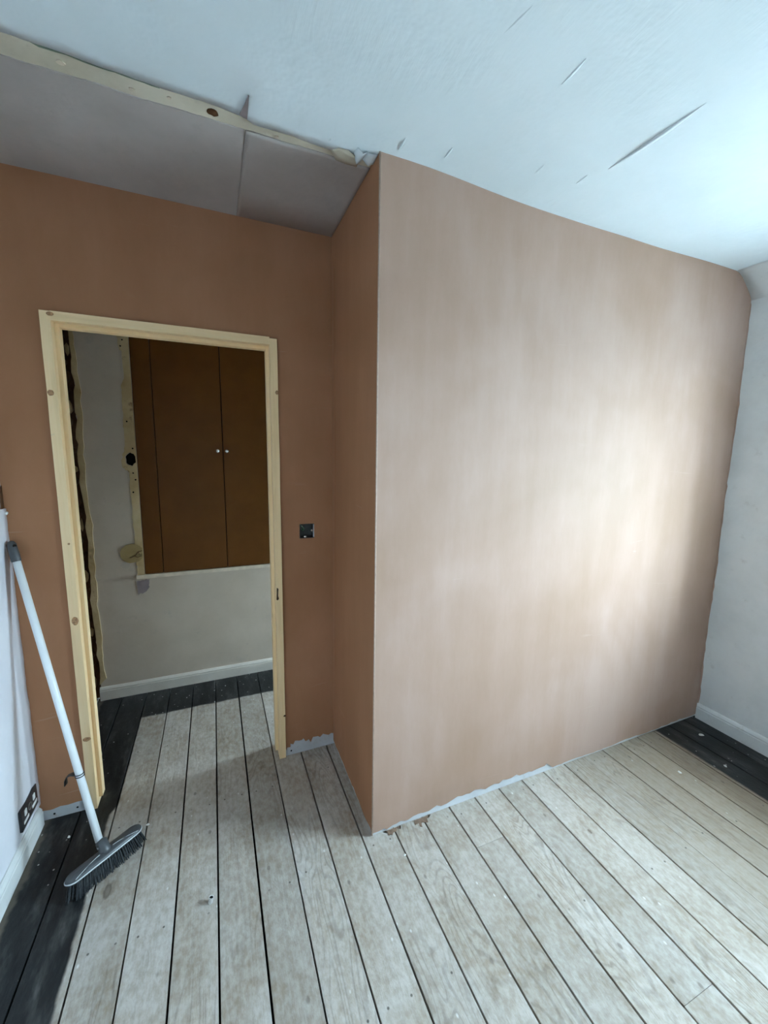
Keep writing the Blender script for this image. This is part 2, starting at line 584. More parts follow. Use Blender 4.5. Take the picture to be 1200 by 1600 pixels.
bm = bmesh.new()
xs = [-1.35 + i * 0.0225 for i in range(61)] + [0.02 + i * 0.08 for i in range(26)]
xs = [x for x in xs if x < 1.96] + [1.96]
rows = []
for x in xs:
    ye = ragged_edge(x) if x < 0.0 else 0.03
    col = []
    ts = [0, .25, .5, .7, .8, .86, .9, .93, .95, .965, .98, .99, 1.0]
    for t in ts:
        y = YB - .05 + (ye - YB + .05) * t
        z = sag(x, y) + 0.0025 * noise.noise((x * 3, y * 3, .3))
        # the strip of paper right of the seam hangs down at its torn corner
        if -0.398 < x < 0.0:
            f = max(0, 1 - (x + .40) / .33) * max(0, (y + .14) / .17)
            z -= 0.009 * min(1.2, f)
        col.append(bm.verts.new((x, y, z)))
    rows.append(col)
for a, b, x in zip(rows, rows[1:], xs):
    for i in range(len(a) - 1):
        bm.faces.new((a[i], a[i + 1], b[i + 1], b[i]))
geo = bmesh.ops.extrude_face_region(bm, geom=list(bm.faces))
for v in geo['geom']:
    if isinstance(v, bmesh.types.BMVert):
        v.co.z += 0.0025
ceiling = obj('ceiling', bm, 'ceiling', None, True)
tag(ceiling, 'white painted lining paper ceiling with creased and scraped seams', 'ceiling', 'structure')
obj('plaster_bed', box((-1.45, YB - .1, H + .02), (XR + .3, YH1 + .2, H + .12)), 'lath', ceiling)

# rounded plaster where the ceiling meets the window wall
bm = bmesh.new()
prof = [(1.93, H - .020), (1.955, H - .024), (1.985, H - .040), (2.02, H - .068), (2.055, H - .100), (2.078, H - .125), (XR + .01, H - .16), (XR + .05, H - .16), (XR + .05, H + .03), (1.93, H + .03)]
ny = 40
rws = []
for i in range(ny + 1):
    y = YB + (0.02 - YB) * i / ny
    rws.append([bm.verts.new((px + .004 * noise.noise((px * 8, y * 6, 2)), y, pz + .006 * noise.noise((px * 9, y * 7, 5)))) for px, pz in prof])
for a, b in zip(rws, rws[1:]):
    for i in range(len(prof)):
        j = (i + 1) % len(prof)
        bm.faces.new((a[i], a[j], b[j], b[i]))
bm.faces.new(rws[0][::-1])
bm.faces.new(rws[-1])
obj('rounded_corner', bm, 'white_wall', ceiling, True)


def crease(x, y0, y1, w, h, lean=0.0, mat='ceiling'):
    """a lifted lip of lining paper along a seam"""
    bm = bmesh.new()
    n = 14
    rs = []
    for i in range(n + 1):
        t = i / n
        y = y0 + (y1 - y0) * t
        s = math.sin(math.pi * t) ** 0.8
        z = sag(x, y) + 0.0015
        xx = x + lean * (t - .5) + .002 * noise.noise((t * 5, x, 1))
        rs.append([bm.verts.new((xx - w * .15 * s - .0004, y, z)), bm.verts.new((xx - w * .1 * s, y, z - (h * s + .0025))),
                   bm.verts.new((xx + w * .3 * s + .0004, y, z - (h * .6 * s + .0022))), bm.verts.new((xx + w * s + .0008, y, z - .0010))])
    for a, b in zip(rs, rs[1:]):
        for i in range(3):
            bm.faces.new((a[i], a[i + 1], b[i + 1], b[i]))
        bm.faces.new((a[3], a[0], b[0], b[3]))
    bm.faces.new(rs[0])
    bm.faces.new(rs[-1][::-1])
    obj('paper_crease', bm, mat, ceiling, True)


crease(0.702, -0.545, -0.262, 0.020, 0.007, -0.012)
crease(0.335, -0.49, -0.415, 0.007, 0.0008)
crease(0.130, -0.53, -0.45, 0.012, 0.0015, -.02)
crease(0.66, -0.215, -0.165, 0.012, 0.003)
crease(0.50, -0.19, -0.14, 0.012, 0.003)
crease(0.05, -0.085, -0.03, 0.010, 0.004)
crease(0.20, -0.11, -0.06, 0.010, 0.003)
crease(-0.16, 0.005, 0.022, 0.012, 0.004)

# torn wedge at the seam end: paper back and gap shadow in one colour
tw = sheet([(-.4025, -.050), (-.4000, -.048), (-.3985, .034), (-.4080, .033), (-.4200, .026), (-.4110, -.010)], 'z', H - .0042, H - .0020)
obj('torn_shade_wedge', tw, 'pink_patch', ceiling)

# taupe papered ceiling of the recess, cut along the scar, and the timber that shows between
def low_edge(x):
    return 0.083 + 0.006 * min(1, max(0, (x + 1.0) / .4)) + 0.005 * noise.noise((x * 10, 7.7, 0)) + 0.0022 * noise.noise((x * 70, 2.7, 0))


out = [(x, low_edge(x)) for x in [-1.35 + i * .0125 for i in range(28)]] + [(x, low_edge(x)) for x in [-1.0 + i * .012 for i in range(50)]]
left = [p for p in out if p[0] < -0.402]
rec = sheet(left + [(-0.402, low_edge(-.402)), (-0.4005, .19), (-0.4000, .60), (-1.35, .60)], 'z', H + .002, H + .010)
rc = obj('ceiling_recess', rec, 'old_paper')
tag(rc, 'dull taupe papered ceiling over the recess in front of the doorway', 'ceiling', 'structure')
bm = bmesh.new()
xs2 = [-0.399 + i * .0133 for i in range(31)]
rows = []
for x in xs2:
    e = low_edge(x)
    col = []
    for t in (0, .03, .07, .12, .2, .35, .6, 1.0):
        y = e + (0.60 - e) * t
        z = H + .002 - 0.004 * max(0, 1 - (x + .40) / .25) * max(0, 1 - (y - .08) / .16)
        col.append(bm.verts.new((x, y, z)))
    rows.append(col)
for a, b in zip(rows, rows[1:]):
    for i in range(len(a) - 1):
        bm.faces.new((a[i], a[i + 1], b[i + 1], b[i]))
geo = bmesh.ops.extrude_face_region(bm, geom=list(bm.faces))
for v in geo['geom']:
    if isinstance(v, bmesh.types.BMVert):
        v.co.z += 0.006
obj('loose_paper_sheet', bm, 'old_paper', rc, True)
strip = obj('trim_1', sheet(rag((-1.36, -.03), (0.0, -.0), 8, .002, 3) + [(0.0, .0), (0.02, .12), (-1.36, .12)], 'z', H + .005, H + .02), 'lath')
tag(strip, 'bare timber and plaster scar across the ceiling where a wall was removed', 'ceiling scar', 'structure')
kn = bmesh.new()
for (cx, cy, rr, s) in ((-.49, .060, .016, 1),):
    kn = sheet(blob(cx, cy, rr, rr * .8, 14, .15, s), 'z', H + .0035, H + .006)
obj('knot', kn, 'brick', strip)
obj('green_edge', sheet(rag((-.90, .012), (-.62, .022), 14, .0015, 5) + [(-.62, .022)] + rag((-.62, .033), (-.90, .020), 14, .002, 9), 'z', H + .0035, H + .006), 'wire', strip).data.materials[0] = simple('dull_green_shade', (0.16, 0.20, 0.15), 0.7, 0.2)  # greenish shadow under the paper edge, laid on as a coloured strip
for cx, cy, rr in ((-.69, .066, .005), (-.31, .078, .005), (-.84, .05, .006), (-.60, .055, .004)):
    obj('plaster_dab', sheet(blob(cx, cy, rr * 1.5, rr, 12, .3, int(cx * -100)), 'z', H + .002, H + .006), 'ledge', strip)


def flap(pts, mat='ceiling'):
    """a torn, curling scrap of paper: strip of (x, y, z) pairs"""
    bm = bmesh.new()
    vsr = [[bm.verts.new(p) for p in row] for row in pts]
    for a, b in zip(vsr, vsr[1:]):
        for i in range(len(a) - 1):
            bm.faces.new((a[i], a[i + 1], b[i + 1], b[i]))
    bmesh.ops.subdivide_edges(bm, edges=list(bm.edges), cuts=2, use_grid_fill=True, smooth=0.3)
    bmesh.ops.solidify(bm, geom=list(bm.faces), thickness=0.0012)
    return obj('torn_paper_flap', bm, mat, ceiling, True)


flap([[(-.145, .055, H - .002), (-.125, .035, H - .002)], [(-.120, .085, H - .006), (-.095, .030, H - .004)], [(-.085, .092, H - .004), (-.070, .040, H - .008)], [(-.045, .098, H + .001), (-.050, .050, H - .010)]], 'lath')
flap([[(-.075, .035, H - .001), (-.070, .010, H - .001)], [(-.060, .055, H - .020), (-.052, .012, H - .014)], [(-.048, .050, H - .012), (-.035, .015, H - .002)]])
flap([[(-.040, .050, H - .004), (-.036, .018, H - .002)], [(-.018, .060, H - .012), (-.016, .015, H - .004)], [(-.002, .055, H - .006), (-.001, .012, H - .002)]])

# ------------------------------------------------------------------ walls
# long new partition, its skim stopping short of the floor and showing the board
bottom = [(0.004, .012)] + rag((0.03, .012), (0.30, .028), 14, .005, 2) + rag((.30, .034), (.95, .036), 26, .007, 4) + [(.955, .012)] + rag((.96, .010), (2.05, .014), 40, .003, 6) + [(XR + .02, .015)]
wp = obj('wall_partition', sheet(bottom + [(XR + .02, 2.50), (.004, 2.50)], 'y', 0.0, 0.008), 'plaster')
tag(wp, 'long freshly skimmed pink plaster wall lit by the window', 'wall', 'structure')
obj('bare_board_edge', box((.006, .004, 0), (XR + .02, .10, 2.49)), 'skim_gap', wp)
bead = obj('corner_bead', tube([(0.0016, 0.0016, 0.004), (0.0016, 0.0016, H + .01)], 0.0032, 8), 'plaster', wp, True)
bead.data.materials[0] = simple('pale_plaster_arris', (0.50, 0.36, 0.28), 0.5, 0.4, 0.15, 60)
# splashes of plaster and brown wet marks at its foot
for i, (x0, x1, w) in enumerate(((.05, .13, .028), (.18, .27, .040))):
    pts = [(x0, -.0005)] + rag((x1, -.0005), (x0 + .03, -w), 8, .010, i + 3) + rag((x0 + .03, -w), (x0, -.0005), 5, .006, i + 9)
    s = obj('damp_mark', sheet(pts, 'z', 0.0012, 0.0006), 'raw', wp)
    s.data.materials[0] = simple('brown_plaster_slop', (0.22, 0.14, 0.095), 0.5, 0.4, 0.3, 60)

wr = obj('wall_return', sheet(rag((0.003, .014), (D, .02), 24, .004, 8) + [(D + .004, .02), (D + .004, 2.52), (0.003, 2.52)], 'x', 0.0, 0.006), 'brown_plaster')
tag(wr, 'narrow shaded plaster return joining the long wall to the doorway wall', 'wall', 'structure')
obj('bare_board_edge', box((.0045, .012, 0), (.05, D + .004, 2.5)), 'skim_gap', wr)
obj('corner_skim', sheet(rag((D - .050, .05), (D - .045, 2.42), 30, .003, 4) + [(D, 2.42), (D, .05)], 'x', -0.0012, 0.002), 'brown_plaster', wr)

# doorway wall
SW = (-.163, -.092, 1.127, 1.197)
DX0, DX1, DZ = -1.083, -.252, 2.028
lb = rag((-1.26, .046), (-1.10, .050), 8, .002, 12) + [(DX0, .05)]
rb = [(DX1, .055)] + rag((DX1 + .006, .030), (-.19, .072), 6, .010, 5) + rag((-.19, .072), (-.11, .055), 8, .008, 21) + rag((-.11, .070), (0.0, .062), 8, .006, 31) + [(0.004, .060)]
dw_out = [(-1.26, .046)] + lb[1:] + [(DX0, DZ), (DX1, DZ)] + rb + [(.004, 2.52), (-1.26, 2.52)]
swh = [(SW[0], SW[2]), (SW[1], SW[2]), (SW[1], SW[3]), (SW[0], SW[3])]
dw = obj('wall_doorway', sheet(dw_out, 'y', D, D + .005, [swh]), 'brown_plaster')
tag(dw, 'brown skimmed plaster wall around the open doorway', 'wall', 'structure')
bo = [(-1.40, 0), (DX0, 0), (DX0, DZ), (DX1, DZ), (DX1, 0), (XR + .1, 0), (XR + .1, 2.56), (-1.40, 2.56)]
obj('bare_board_edge', sheet(bo, 'y', D + .0035, YH0, [swh]), 'skim_gap', dw)
for x, z in ((-1.206, .020), (-1.126, .022), (-.222, .022)):
    obj('screw_hole', sheet(blob(x, z, .0042, .0042, 10, .1, 3), 'y', D + .0028, D + .004), 'void', dw)

# left wall
lw = obj('wall_left', box((XL - .15, YB - .1, 0), (XL, D + .004, 2.52)), 'lilac_wall')
tag(lw, 'pale lilac-white painted wall behind the broom', 'wall', 'structure')
bm = bmesh.new()      # uneven plaster return near the corner: a shallow vertical swelling and a ragged edge
n = 60
rs = []
for i in range(n + 1):
    z = .085 + (1.315 - .085) * i / n
    jit = .0012 * noise.noise((z * 9, .3, 4)) + .0008 * noise.noise((z * 40, .3, 4))
    fade = min(1, (1.32 - z) / .25)
    rs.append([bm.verts.new((XL - .002, .40 - .02 * fade, z)), bm.verts.new((XL + .0045 * fade, .455, z)), bm.verts.new((XL + .003 * fade, .500, z)),
               bm.verts.new((XL + .001, .524, z)), bm.verts.new((XL + .0055 + jit, .545, z)), bm.verts.new((XL + .008 + jit * 2, D - .001, z)), bm.verts.new((XL - .002, D - .001, z))])
for a, b in zip(rs, rs[1:]):
    for i in range(6):
        bm.faces.new((a[i], a[i + 1], b[i + 1], b[i]))
bm.faces.new(rs[-1])
obj('plaster_swelling', bm, 'lilac_wall', lw, True)
obj('corner_chip', sheet(rag((.545, 1.305), (D, 1.30), 4, .004, 2) + [(D, 1.30), (D, 1.345)] + rag((D, 1.40), (.548, 1.35), 5, .006, 3), 'x', XL + .004, XL - .002), 'brick', lw)
nub = bmesh.new()
bmesh.ops.create_icosphere(nub, subdivisions=2, radius=.006)
for v in nub.verts:
    v.co = v.co * (1 + .4 * noise.noise(v.co * 300)) + Vector((XL + .011, D - .008, 1.298))
obj('plaster_nub', nub, 'crumb', lw, True)

# window wall on the right with the two openings
def rect(w):
    return [(w[0], w[2]), (w[1], w[2]), (w[1], w[3]), (w[0], w[3])]


ww = obj('wall_right', sheet([(YB - .1, 0), (YH1 + .15, 0), (YH1 + .15, 2.6), (YB - .1, 2.6)], 'x', XR, XR + WT, [rect(WIN1), rect(WIN2)]), 'white_wall')
tag(ww, 'scuffed white outside wall at the right with patchy paint', 'wall', 'structure')
wb = obj('wall_rear', box((-1.45, YB - .15, 0), (XR + .1, YB, 2.6)), 'white_wall')
tag(wb, 'white painted wall behind the viewpoint', 'wall', 'structure')

# ragged overrun of pink plaster where the partition meets the window wall
bm = sheet(rag((-.007, .088), (-.006, 2.36), 60, .003, 14) + [(.004, 2.36), (.004, .088)], 'x', XR - .002, XR + .002)
obj('plaster_overrun', bm, 'plaster', ww)

# landing: rear wall with the cupboard opening, left end, ceiling
CX0, CX1, CZ0, CZ1 = -.948, .05, .772, 2.46
cup = [(CX0, CZ0), (CX1, CZ0), (CX1, CZ1), (CX0, CZ1)]
hole = blob(-.983, 1.480, .027, .040, 16, .16, 5)
hw_out = rag((-1.222, 2.56), (-1.228, 0.0), 46, .006, 17) + [(-1.228, 0), (XR + .1, 0), (XR + .1, 2.56)]
hole_x = [(max(CX0 - 1, min(p[0], CX0 - .003)), p[1]) for p in hole]
hw = obj('wall_landing', sheet(hw_out, 'y', YH1, YH1 + .03, [cup, hole_x]), 'hall_wall')
tag(hw, 'plain grey landing wall seen through the doorway', 'wall', 'structure')
obj('brick_backing', box((-1.45, YH1 + .028, 0), (CX0 - .001, YH1 + .2, 2.56)), 'brick', hw)
obj('brick_backing', box((CX0 - .001, YH1 + .34, 0), (XR + .1, YH1 + .40, 2.56)), 'brick', hw)
ochre = rag((-1.200, 2.30), (-1.204, .10), 44, .0065, 23) + rag((-1.232, .10), (-1.228, 2.30), 44, .007, 29)
obj('hole_shade', sheet(blob(-.983, 1.480, .033, .046, 12, .1, 5), 'y', YH1 + .024, YH1 + .0279), 'void', hw)  # near-black sheet set in the hole, painting the shade inside it
obj('raw_plaster_edge', sheet(ochre, 'y', YH1 - .006, YH1 + .02), 'raw', hw)
st = rag((-.950, .745), (-.950, 2.20), 3, 0, 1) + rag((-.950, 2.20), (-.975, 2.10), 4, .004, 2) + [(-.985, 2.10)] + rag((-1.008, 2.12), (-1.004, 2.19), 3, .003, 8) + rag((-1.006, 2.19), (-.985, 2.05), 3, .003, 8)[:0]
strip_out = [(-.9495, .745), (-.9495, 2.20), (-1.003, 2.20)] + rag((-1.006, 2.17), (-.99, 2.10), 5, .004, 11) + rag((-.985, 2.09), (-.982, 1.92), 6, .002, 4) + rag((-1.002, 1.90), (-1.004, 1.56), 18, .003, 6) + rag((-1.004, 1.56), (-1.030, 1.455), 6, .003, 3) + rag((-1.026, 1.44), (-.995, 1.405), 5, .003, 7) + rag((-.992, 1.40), (-.990, .86), 26, .003, 9) + rag((-.990, .86), (-.985, .745), 6, .003, 9)
obj('raw_plaster_strip', sheet(strip_out, 'y', YH1 - .0018, YH1 + .001, [hole_x]), 'raw', hw)
obj('filler_stain', sheet([p for p in blob(-1.008, .912, .062, .060, 24, .04, 3) if p[0] < -.95] , 'y', YH1 - .003, YH1 + .001), 'stain', hw)
obj('raised_patch', sheet(blob(-.978, 2.135, .028, .045, 14, .15, 8), 'y', YH1 - .0028, YH1 + .001), 'raw', hw)
obj('raised_patch', sheet(blob(-.972, 1.26, .020, .055, 14, .15, 9), 'y', YH1 - .0028, YH1 + .001), 'raw', hw)
obj('bare_patch', sheet(rag((-.995, .735), (-.925, .742), 7, .003, 2) + rag((-.925, .742), (-.935, .675), 5, .006, 3) + rag((-.940, .675), (-.990, .645), 5, .006, 5) + rag((-.992, .645), (-.995, .735), 5, .002, 6), 'y', YH1 - .0015, YH1 + .001), 'pink_patch', hw)
for (pts, w) in (([(-1.02, .885), (-.99, .90), (-.975, .92), (-.955, .925)], .0018), ([(-.995, .895), (-.98, .885), (-.958, .893)], .0016), ([(-.975, .92), (-.97, .90), (-.955, .905)], .0014)):
    obj('crack', tube([(x, YH1 - .003, z) for x, z in pts], w, 6), 'brick', hw)
for x, z in ((-.979, 2.155), (-.985, 1.70), (-.966, 1.545), (-.972, 1.40), (-.978, 1.285), (-.962, 1.36), (-.99, 2.12)):
    obj('nail_hole', sheet(blob(x, z, .0045, .0045, 8, .25, int(z * 50)), 'y', YH1 - .0032, YH1 + .001), 'void', hw)
for k in range(26):      # broken lumps along the torn edge
    z = .12 + k * .082 + R.uniform(-.02, .02)
    b2 = bmesh.new()
    bmesh.ops.create_icosphere(b2, subdivisions=1, radius=1)
    sx, sz = R.uniform(.008, .018), R.uniform(.016, .045)
    cx = R.uniform(-1.262, -1.246)
    for v in b2.verts:
        q = 1 + .5 * noise.noise(v.co * 2 + Vector((k, 0, 0)))
        v.co = Vector((cx + v.co.x * sx * q, YH1 + .020 + v.co.y * .016 * q, z + v.co.z * sz * q))
    obj('broken_brick', b2, 'brick' if k % 4 else 'raw', hw)

hl = obj('wall_landing_end', box((-1.46, YH0, 0), (-1.325, YH1 + .05, 2.56)), 'brick')
tag(hl, 'dark rough brick end of the landing just behind the left jamb', 'wall', 'structure')
hc = obj('ceiling_landing', box((-1.45, YH0, H + .0), (XR + .1, YH1 + .1, H + .03)), 'old_paper')
tag(hc, 'taupe papered landing ceiling above the doorway', 'ceiling', 'structure')

# ------------------------------------------------------------------ windows (out of view, they let the daylight in)
def window(name, w, label, bars):
    r = thing(name, label, 'window', (XR + WT - .06, (w[0] + w[1]) / 2, w[2]), 'structure')
    x0, x1 = XR + WT - .09, XR + WT - .03
    fr = bmesh.new()
    t = .045
    add_box(fr, (x0, w[0], w[2]), (x1, w[0] + t, w[3]), .004)
    add_box(fr, (x0, w[1] - t, w[2]), (x1, w[1], w[3]), .004)
    add_box(fr, (x0, w[0] + t, w[2]), (x1, w[1] - t, w[2] + t), .004)
    add_box(fr, (x0, w[0] + t, w[3] - t), (x1, w[1] - t, w[3]), .004)
    keep(obj('window_frame', fr, 'frame'), r)
    ys = [w[0] + t] + bars + [w[1] - t]
    for b in bars:
        keep(obj('mullion', box((x0 + .005, b - .02, w[2] + t), (x1 - .005, b + .02, w[3] - t), .004), 'frame'), r)
    for a, b in zip(ys, ys[1:]):
        keep(obj('pane', box((XR + WT - .062, a, w[2] + t), (XR + WT - .058, b, w[3] - t)), 'glass'), r)
    keep(obj('window_sill', box((XR - .05, w[0] - .04, w[2] - .03), (x0, w[1] + .04, w[2] + .001), .006), 'frame'), r)
    return r


window('window_1', WIN1, 'white framed window in the right wall lighting the room', [-1.03])
window('window_2', WIN2, 'small white landing window in the right wall', [])
gr = obj('ground_outside', box((XR + WT + .3, -40, -3.3), (60, 40, -3.0)), 'ground')
tag(gr, 'pale paving outside below the windows', 'ground', 'structure')

# ------------------------------------------------------------------ skirtings
def skirting(name, lo, hi, axis, face, label, h):
    """board with a chamfered moulded top; profile runs along axis"""
    t = .018
    prof = [(0, 0), (t, 0), (t, h * .72), (t * .86, h * .76), (t * .90, h * .84), (t * .55, h * .95), (t * .25, h), (0, h)]
    bm = bmesh.new()
    nseg = 30
    rws = []
    for i in range(nseg + 1):
        s = lo + (hi - lo) * i / nseg
        row = []
        for px, pz in prof:
            px2 = px + (.0008 * noise.noise((s * 9, pz * 20, 1)) if px > 0 else 0)
            row.append(bm.verts.new((face[0] + face[1] * px2, s, pz) if axis == 'y' else (s, face[0] + face[1] * px2, pz)))
        rws.append(row)
    m_ = len(prof)
    for a, b in zip(rws, rws[1:]):
        for i in range(m_):
            bm.faces.new((a[i], a[(i + 1) % m_], b[(i + 1) % m_], b[i]))
    bm.faces.new(rws[0])
    bm.faces.new(rws[-1][::-1])
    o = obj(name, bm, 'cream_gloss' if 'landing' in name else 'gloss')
    return tag(o, label, 'skirting', 'structure')


skirting('baseboard_right', YB, -.008, 'y', (XR, -1), 'white skirting board under the scuffed window wall', .090)
skirting('baseboard_left', YB, .555, 'y', (XL, 1), 'bright white skirting board under the black double socket', .083)
skirting('baseboard_landing', -1.232, XR, 'x', (YH1, -1), 'white skirting board across the landing beyond the doorway', .082)
# ------------------------------------------------------------------ door lining
df = thing('door_1', 'new bare pine door lining around the open doorway', 'door frame', (-.667, D, 0), 'structure')
FY0, FY1 = D - .012, YH0 + .012


def wavy_box(lo, hi, axis, amp, seed):
    """a rough sawn length: box cut in slices along axis with slightly waney long edges"""
    bm = bmesh.new()
    n = 40
    rs = []
    for i in range(n + 1):
        t = i / n
        s = lo[axis] + (hi[axis] - lo[axis]) * t
        j = [amp * noise.noise((t * 11 + k * 7.3, seed, k)) for k in range(4)]
        oth = [a for a in range(3) if a != axis]
        cs = []
        for k, (p, q) in enumerate(((0, 0), (1, 0), (1, 1), (0, 1))):
            c = [0, 0, 0]
            c[axis] = s
            c[oth[0]] = (lo, hi)[p][oth[0]] + j[k] * (1 if p else -1)
            c[oth[1]] = (lo, hi)[q][oth[1]]
            cs.append(bm.verts.new(c))
        rs.append(cs)
    for a, b in zip(rs, rs[1:]):
        for k in range(4):
            bm.faces.new((a[k], a[(k + 1) % 4], b[(k + 1) % 4], b[k]))
    bm.faces.new(rs[0][::-1])
    bm.faces.new(rs[-1])
    return bm


def part(name, bm, mat, root, smooth=False):
    return keep(obj(name, bm, mat, None, smooth), root)


J = .031
lj = part('jamb', wavy_box((DX0 - .001, FY0, .004), (DX0 + J, FY1, DZ), 2, .0018, 1), 'jamb', df)
rj = part('jamb', wavy_box((DX1 - J, FY0, .004), (DX1 + .001, FY1, DZ - .004), 2, .0018, 5), 'jamb', df)
hd = part('head', wavy_box((DX0 + J, FY0 + .0006, DZ - J), (DX1 - J, FY1, DZ + .0015), 0, .0015, 9), 'head', df)
S0, S1, ST = FY0 + .034, FY0 + .072, .014
part('stop', box((DX0 + J - .001, S0, .03), (DX0 + J + ST, S1, DZ - J), .0012), 'jamb', df)
part('stop', box((DX1 - J - ST, S0, .03), (DX1 - J + .001, S1, DZ - J), .0012), 'jamb', df)
part('stop', box((DX0 + J + ST, S0, DZ - J - ST), (DX1 - J - ST, S1, DZ - J + .001), .0012), 'head', df)
# knots, chips and the ragged notch that the timber shows
for (x, z, rx, rz) in ((-1.066, .855, .011, .017), (-1.066, .335, .014, .009), (-1.072, 1.74, .010, .011), (-1.052, 2.018, .011, .007), (-.256, 1.797, .007, .009), (-1.062, 1.17, .004, .004)):
    kk = part('knot', sheet(blob(x, z, rx, rz, 16, .08, int(z * 31)), 'y', FY0 - .0016, FY0 + .001), 'jamb', df)
    kk.data.materials[0] = simple('pine_knot', (0.42, 0.215, 0.10), 0.5, 0.35, 0.45, 120)
part('split', sheet([(-.277, .90), (-.270, .895), (-.2715, .86), (-.268, .845), (-.274, .838), (-.280, .842), (-.278, .87)], 'y', FY0 - .0018, FY0 + .001), 'brick', df)
part('chip', sheet(blob(-.253, .235, .006, .005, 9, .3, 3), 'y', FY0 - .0018, FY0 + .001), 'brick', df)

# ------------------------------------------------------------------ built-in cupboard in the landing wall
cb = thing('cupboard', 'dark brown built-in cupboard with two knobs in the landing wall', 'cupboard', (-.45, YH1, CZ0))
CY = YH1 - .002
part('carcass', box((CX0 + .002, CY + .022, CZ0), (CX1, YH1 + .33, CZ1)), 'seam_brown', cb)
part('side_panel', box((CX0 + .002, CY, CZ0 + .003), (-.8475, CY + .022, CZ1), .001), 'cupboard', cb)
d1 = part('door', box((-.8435, CY, CZ0 + .003), (-.4715, CY + .020, CZ1 - .002), .001), 'cupboard', cb)
d2 = part('door', box((-.4665, CY, CZ0 + .003), (-.093, CY + .020, CZ1 - .002), .001), 'cupboard', cb)
part('side_panel', box((-.090, CY, CZ0 + .003), (CX1, CY + .022, CZ1), .001), 'cupboard', cb)
for d, x in ((d1, -.502), (d2, -.448)):
    bm = bmesh.new()
    pr = [(.004, 0), (.004, .010), (.007, .013), (.0115, .016), (.0125, .020), (.0115, .024), (.006, .027), (.0005, .028)]
    add_tube(bm, [(x, CY - q, 1.537) for r_, q in pr], [r_ for r_, q in pr], 20)
    obj('knob', bm, 'chrome', d, True)
ld = part('ledge', wavy_box((CX0 - .045, YH1 - .012, CZ0 - .022), (CX1, YH1 + .012, CZ0 + .001), 0, .001, 4), 'ledge', cb)

# ------------------------------------------------------------------ electrical fittings
sk = thing('wall_socket', 'black double socket with white switches low on the lilac wall', 'socket', (XL, .475, .155))
Y0, Y1, Z0, Z1 = .402, .548, .113, .198
part('plate', box((XL + .0003, Y0, Z0), (XL + .0095, Y1, Z1), .002), 'black_plastic', sk)
PX = XL + .0095
for yc in (.437, .513):
    part('rocker', box((PX - .002, yc - .009, .158), (PX + .003, yc + .007, .181), .001), 'white_plastic', sk)
    part('white_bar', box((PX - .002, yc - .020, .132), (PX + .0018, yc + .022, .144), .0008), 'white_plastic', sk)
bm = tube([(PX + .0006, .475 + .013 * math.cos(a), .160 + .013 * math.sin(a)) for a in [2 * math.pi * k / 24 for k in range(25)]], .0014, 6)
part('ring', bm, 'ring', sk)

bb = thing('back_box', 'empty black recessed switch box in the brown wall beside the doorway', 'switch box', (-.1275, D, 1.127))
x0, x1, z0, z1 = SW
bm = bmesh.new()
add_box(bm, (x0 + .0005, D + .003, z0), (x0 + .002, D + .045, z1))
add_box(bm, (x1 - .002, D + .003, z0), (x1 - .0005, D + .045, z1))
add_box(bm, (x0, D + .003, z0 + .0005), (x1, D + .045, z0 + .002))
add_box(bm, (x0, D + .003, z1 - .002), (x1, D + .045, z1 - .0005))
add_box(bm, (x0, D + .043, z0), (x1, D + .046, z1))
part('box', bm, 'steel', bb)
for (x, z) in ((x1 - .010, 1.163), (x0 + .028, z0 + .007)):
    part('lug', box((x - .005, D + .006, z - .004), (x + .005, D + .009, z + .004), .001), 'chrome', bb)
part('white_edge', box((x1 - .0035, D + .001, z0 + .004), (x1 - .0004, D + .012, z1 - .004)), 'skim_gap', bb)
part('wire', tube([(x0 + .012, D + .04, z1 - .010), (x0 + .016, D + .02, z1 - .016), (x0 + .024, D + .016, z1 - .026), (x0 + .020, D + .022, z1 - .036), (x0 + .014, D + .030, z1 - .03)], .0022, 8), 'wire', bb, True)
part('wire', tube([(x0 + .010, D + .04, z1 - .012), (x0 + .013, D + .016, z1 - .008), (x0 + .017, D + .014, z1 - .014)], .0018, 8), 'chrome', bb, True)

# ------------------------------------------------------------------ broom leaning in the corner
br = thing('broom', 'grey headed broom with a white handle leaning on the lilac wall', 'broom', (-.955, .255, 0))
hb, ht = Vector((-.974, .268, .082)), Vector((-1.2325, .545, 1.195))
ax = (ht - hb).normalized()
part('handle', tube([hb - ax * .005, hb + (ht - hb) * .5, ht - ax * .075], .0125, 20), 'white_tube', br, True)
cp = bmesh.new()
add_tube(cp, [ht - ax * .078, ht - ax * .074, ht - ax * .05, ht - ax * .012, ht - ax * .003, ht + ax * .001], [.0140, .0148, .0150, .0138, .0105, .004], 20)
cap = part('hanging_cap', cp, 'grey_plastic', br, True)
hx = ht - ax * .016
side = Vector((.75, -.62, 0)).normalized()
hh = obj('hanging_hole', tube([hx - side * .0155, hx + side * .0155], .006, 12), 'void')
hh.parent = cap

e = Vector((.785, .62, 0)).normalized()                # along the head
nrm = (Vector((-.62, .785, 0)).normalized() * math.sin(.16) + Vector((0, 0, 1)) * math.cos(.16))
w_ = nrm.cross(e).normalized()
hc0 = Vector((-.956, .252, .053))


def stadium(L, W, n=14):
    pts = []
    r = W / 2
    for s in (1, -1):
        for k in range(n + 1):
            a = -math.pi / 2 + math.pi * k / n
            pts.append((s * (L / 2 - r) + s * r * math.cos(a), s * r * math.sin(a)))
    return pts


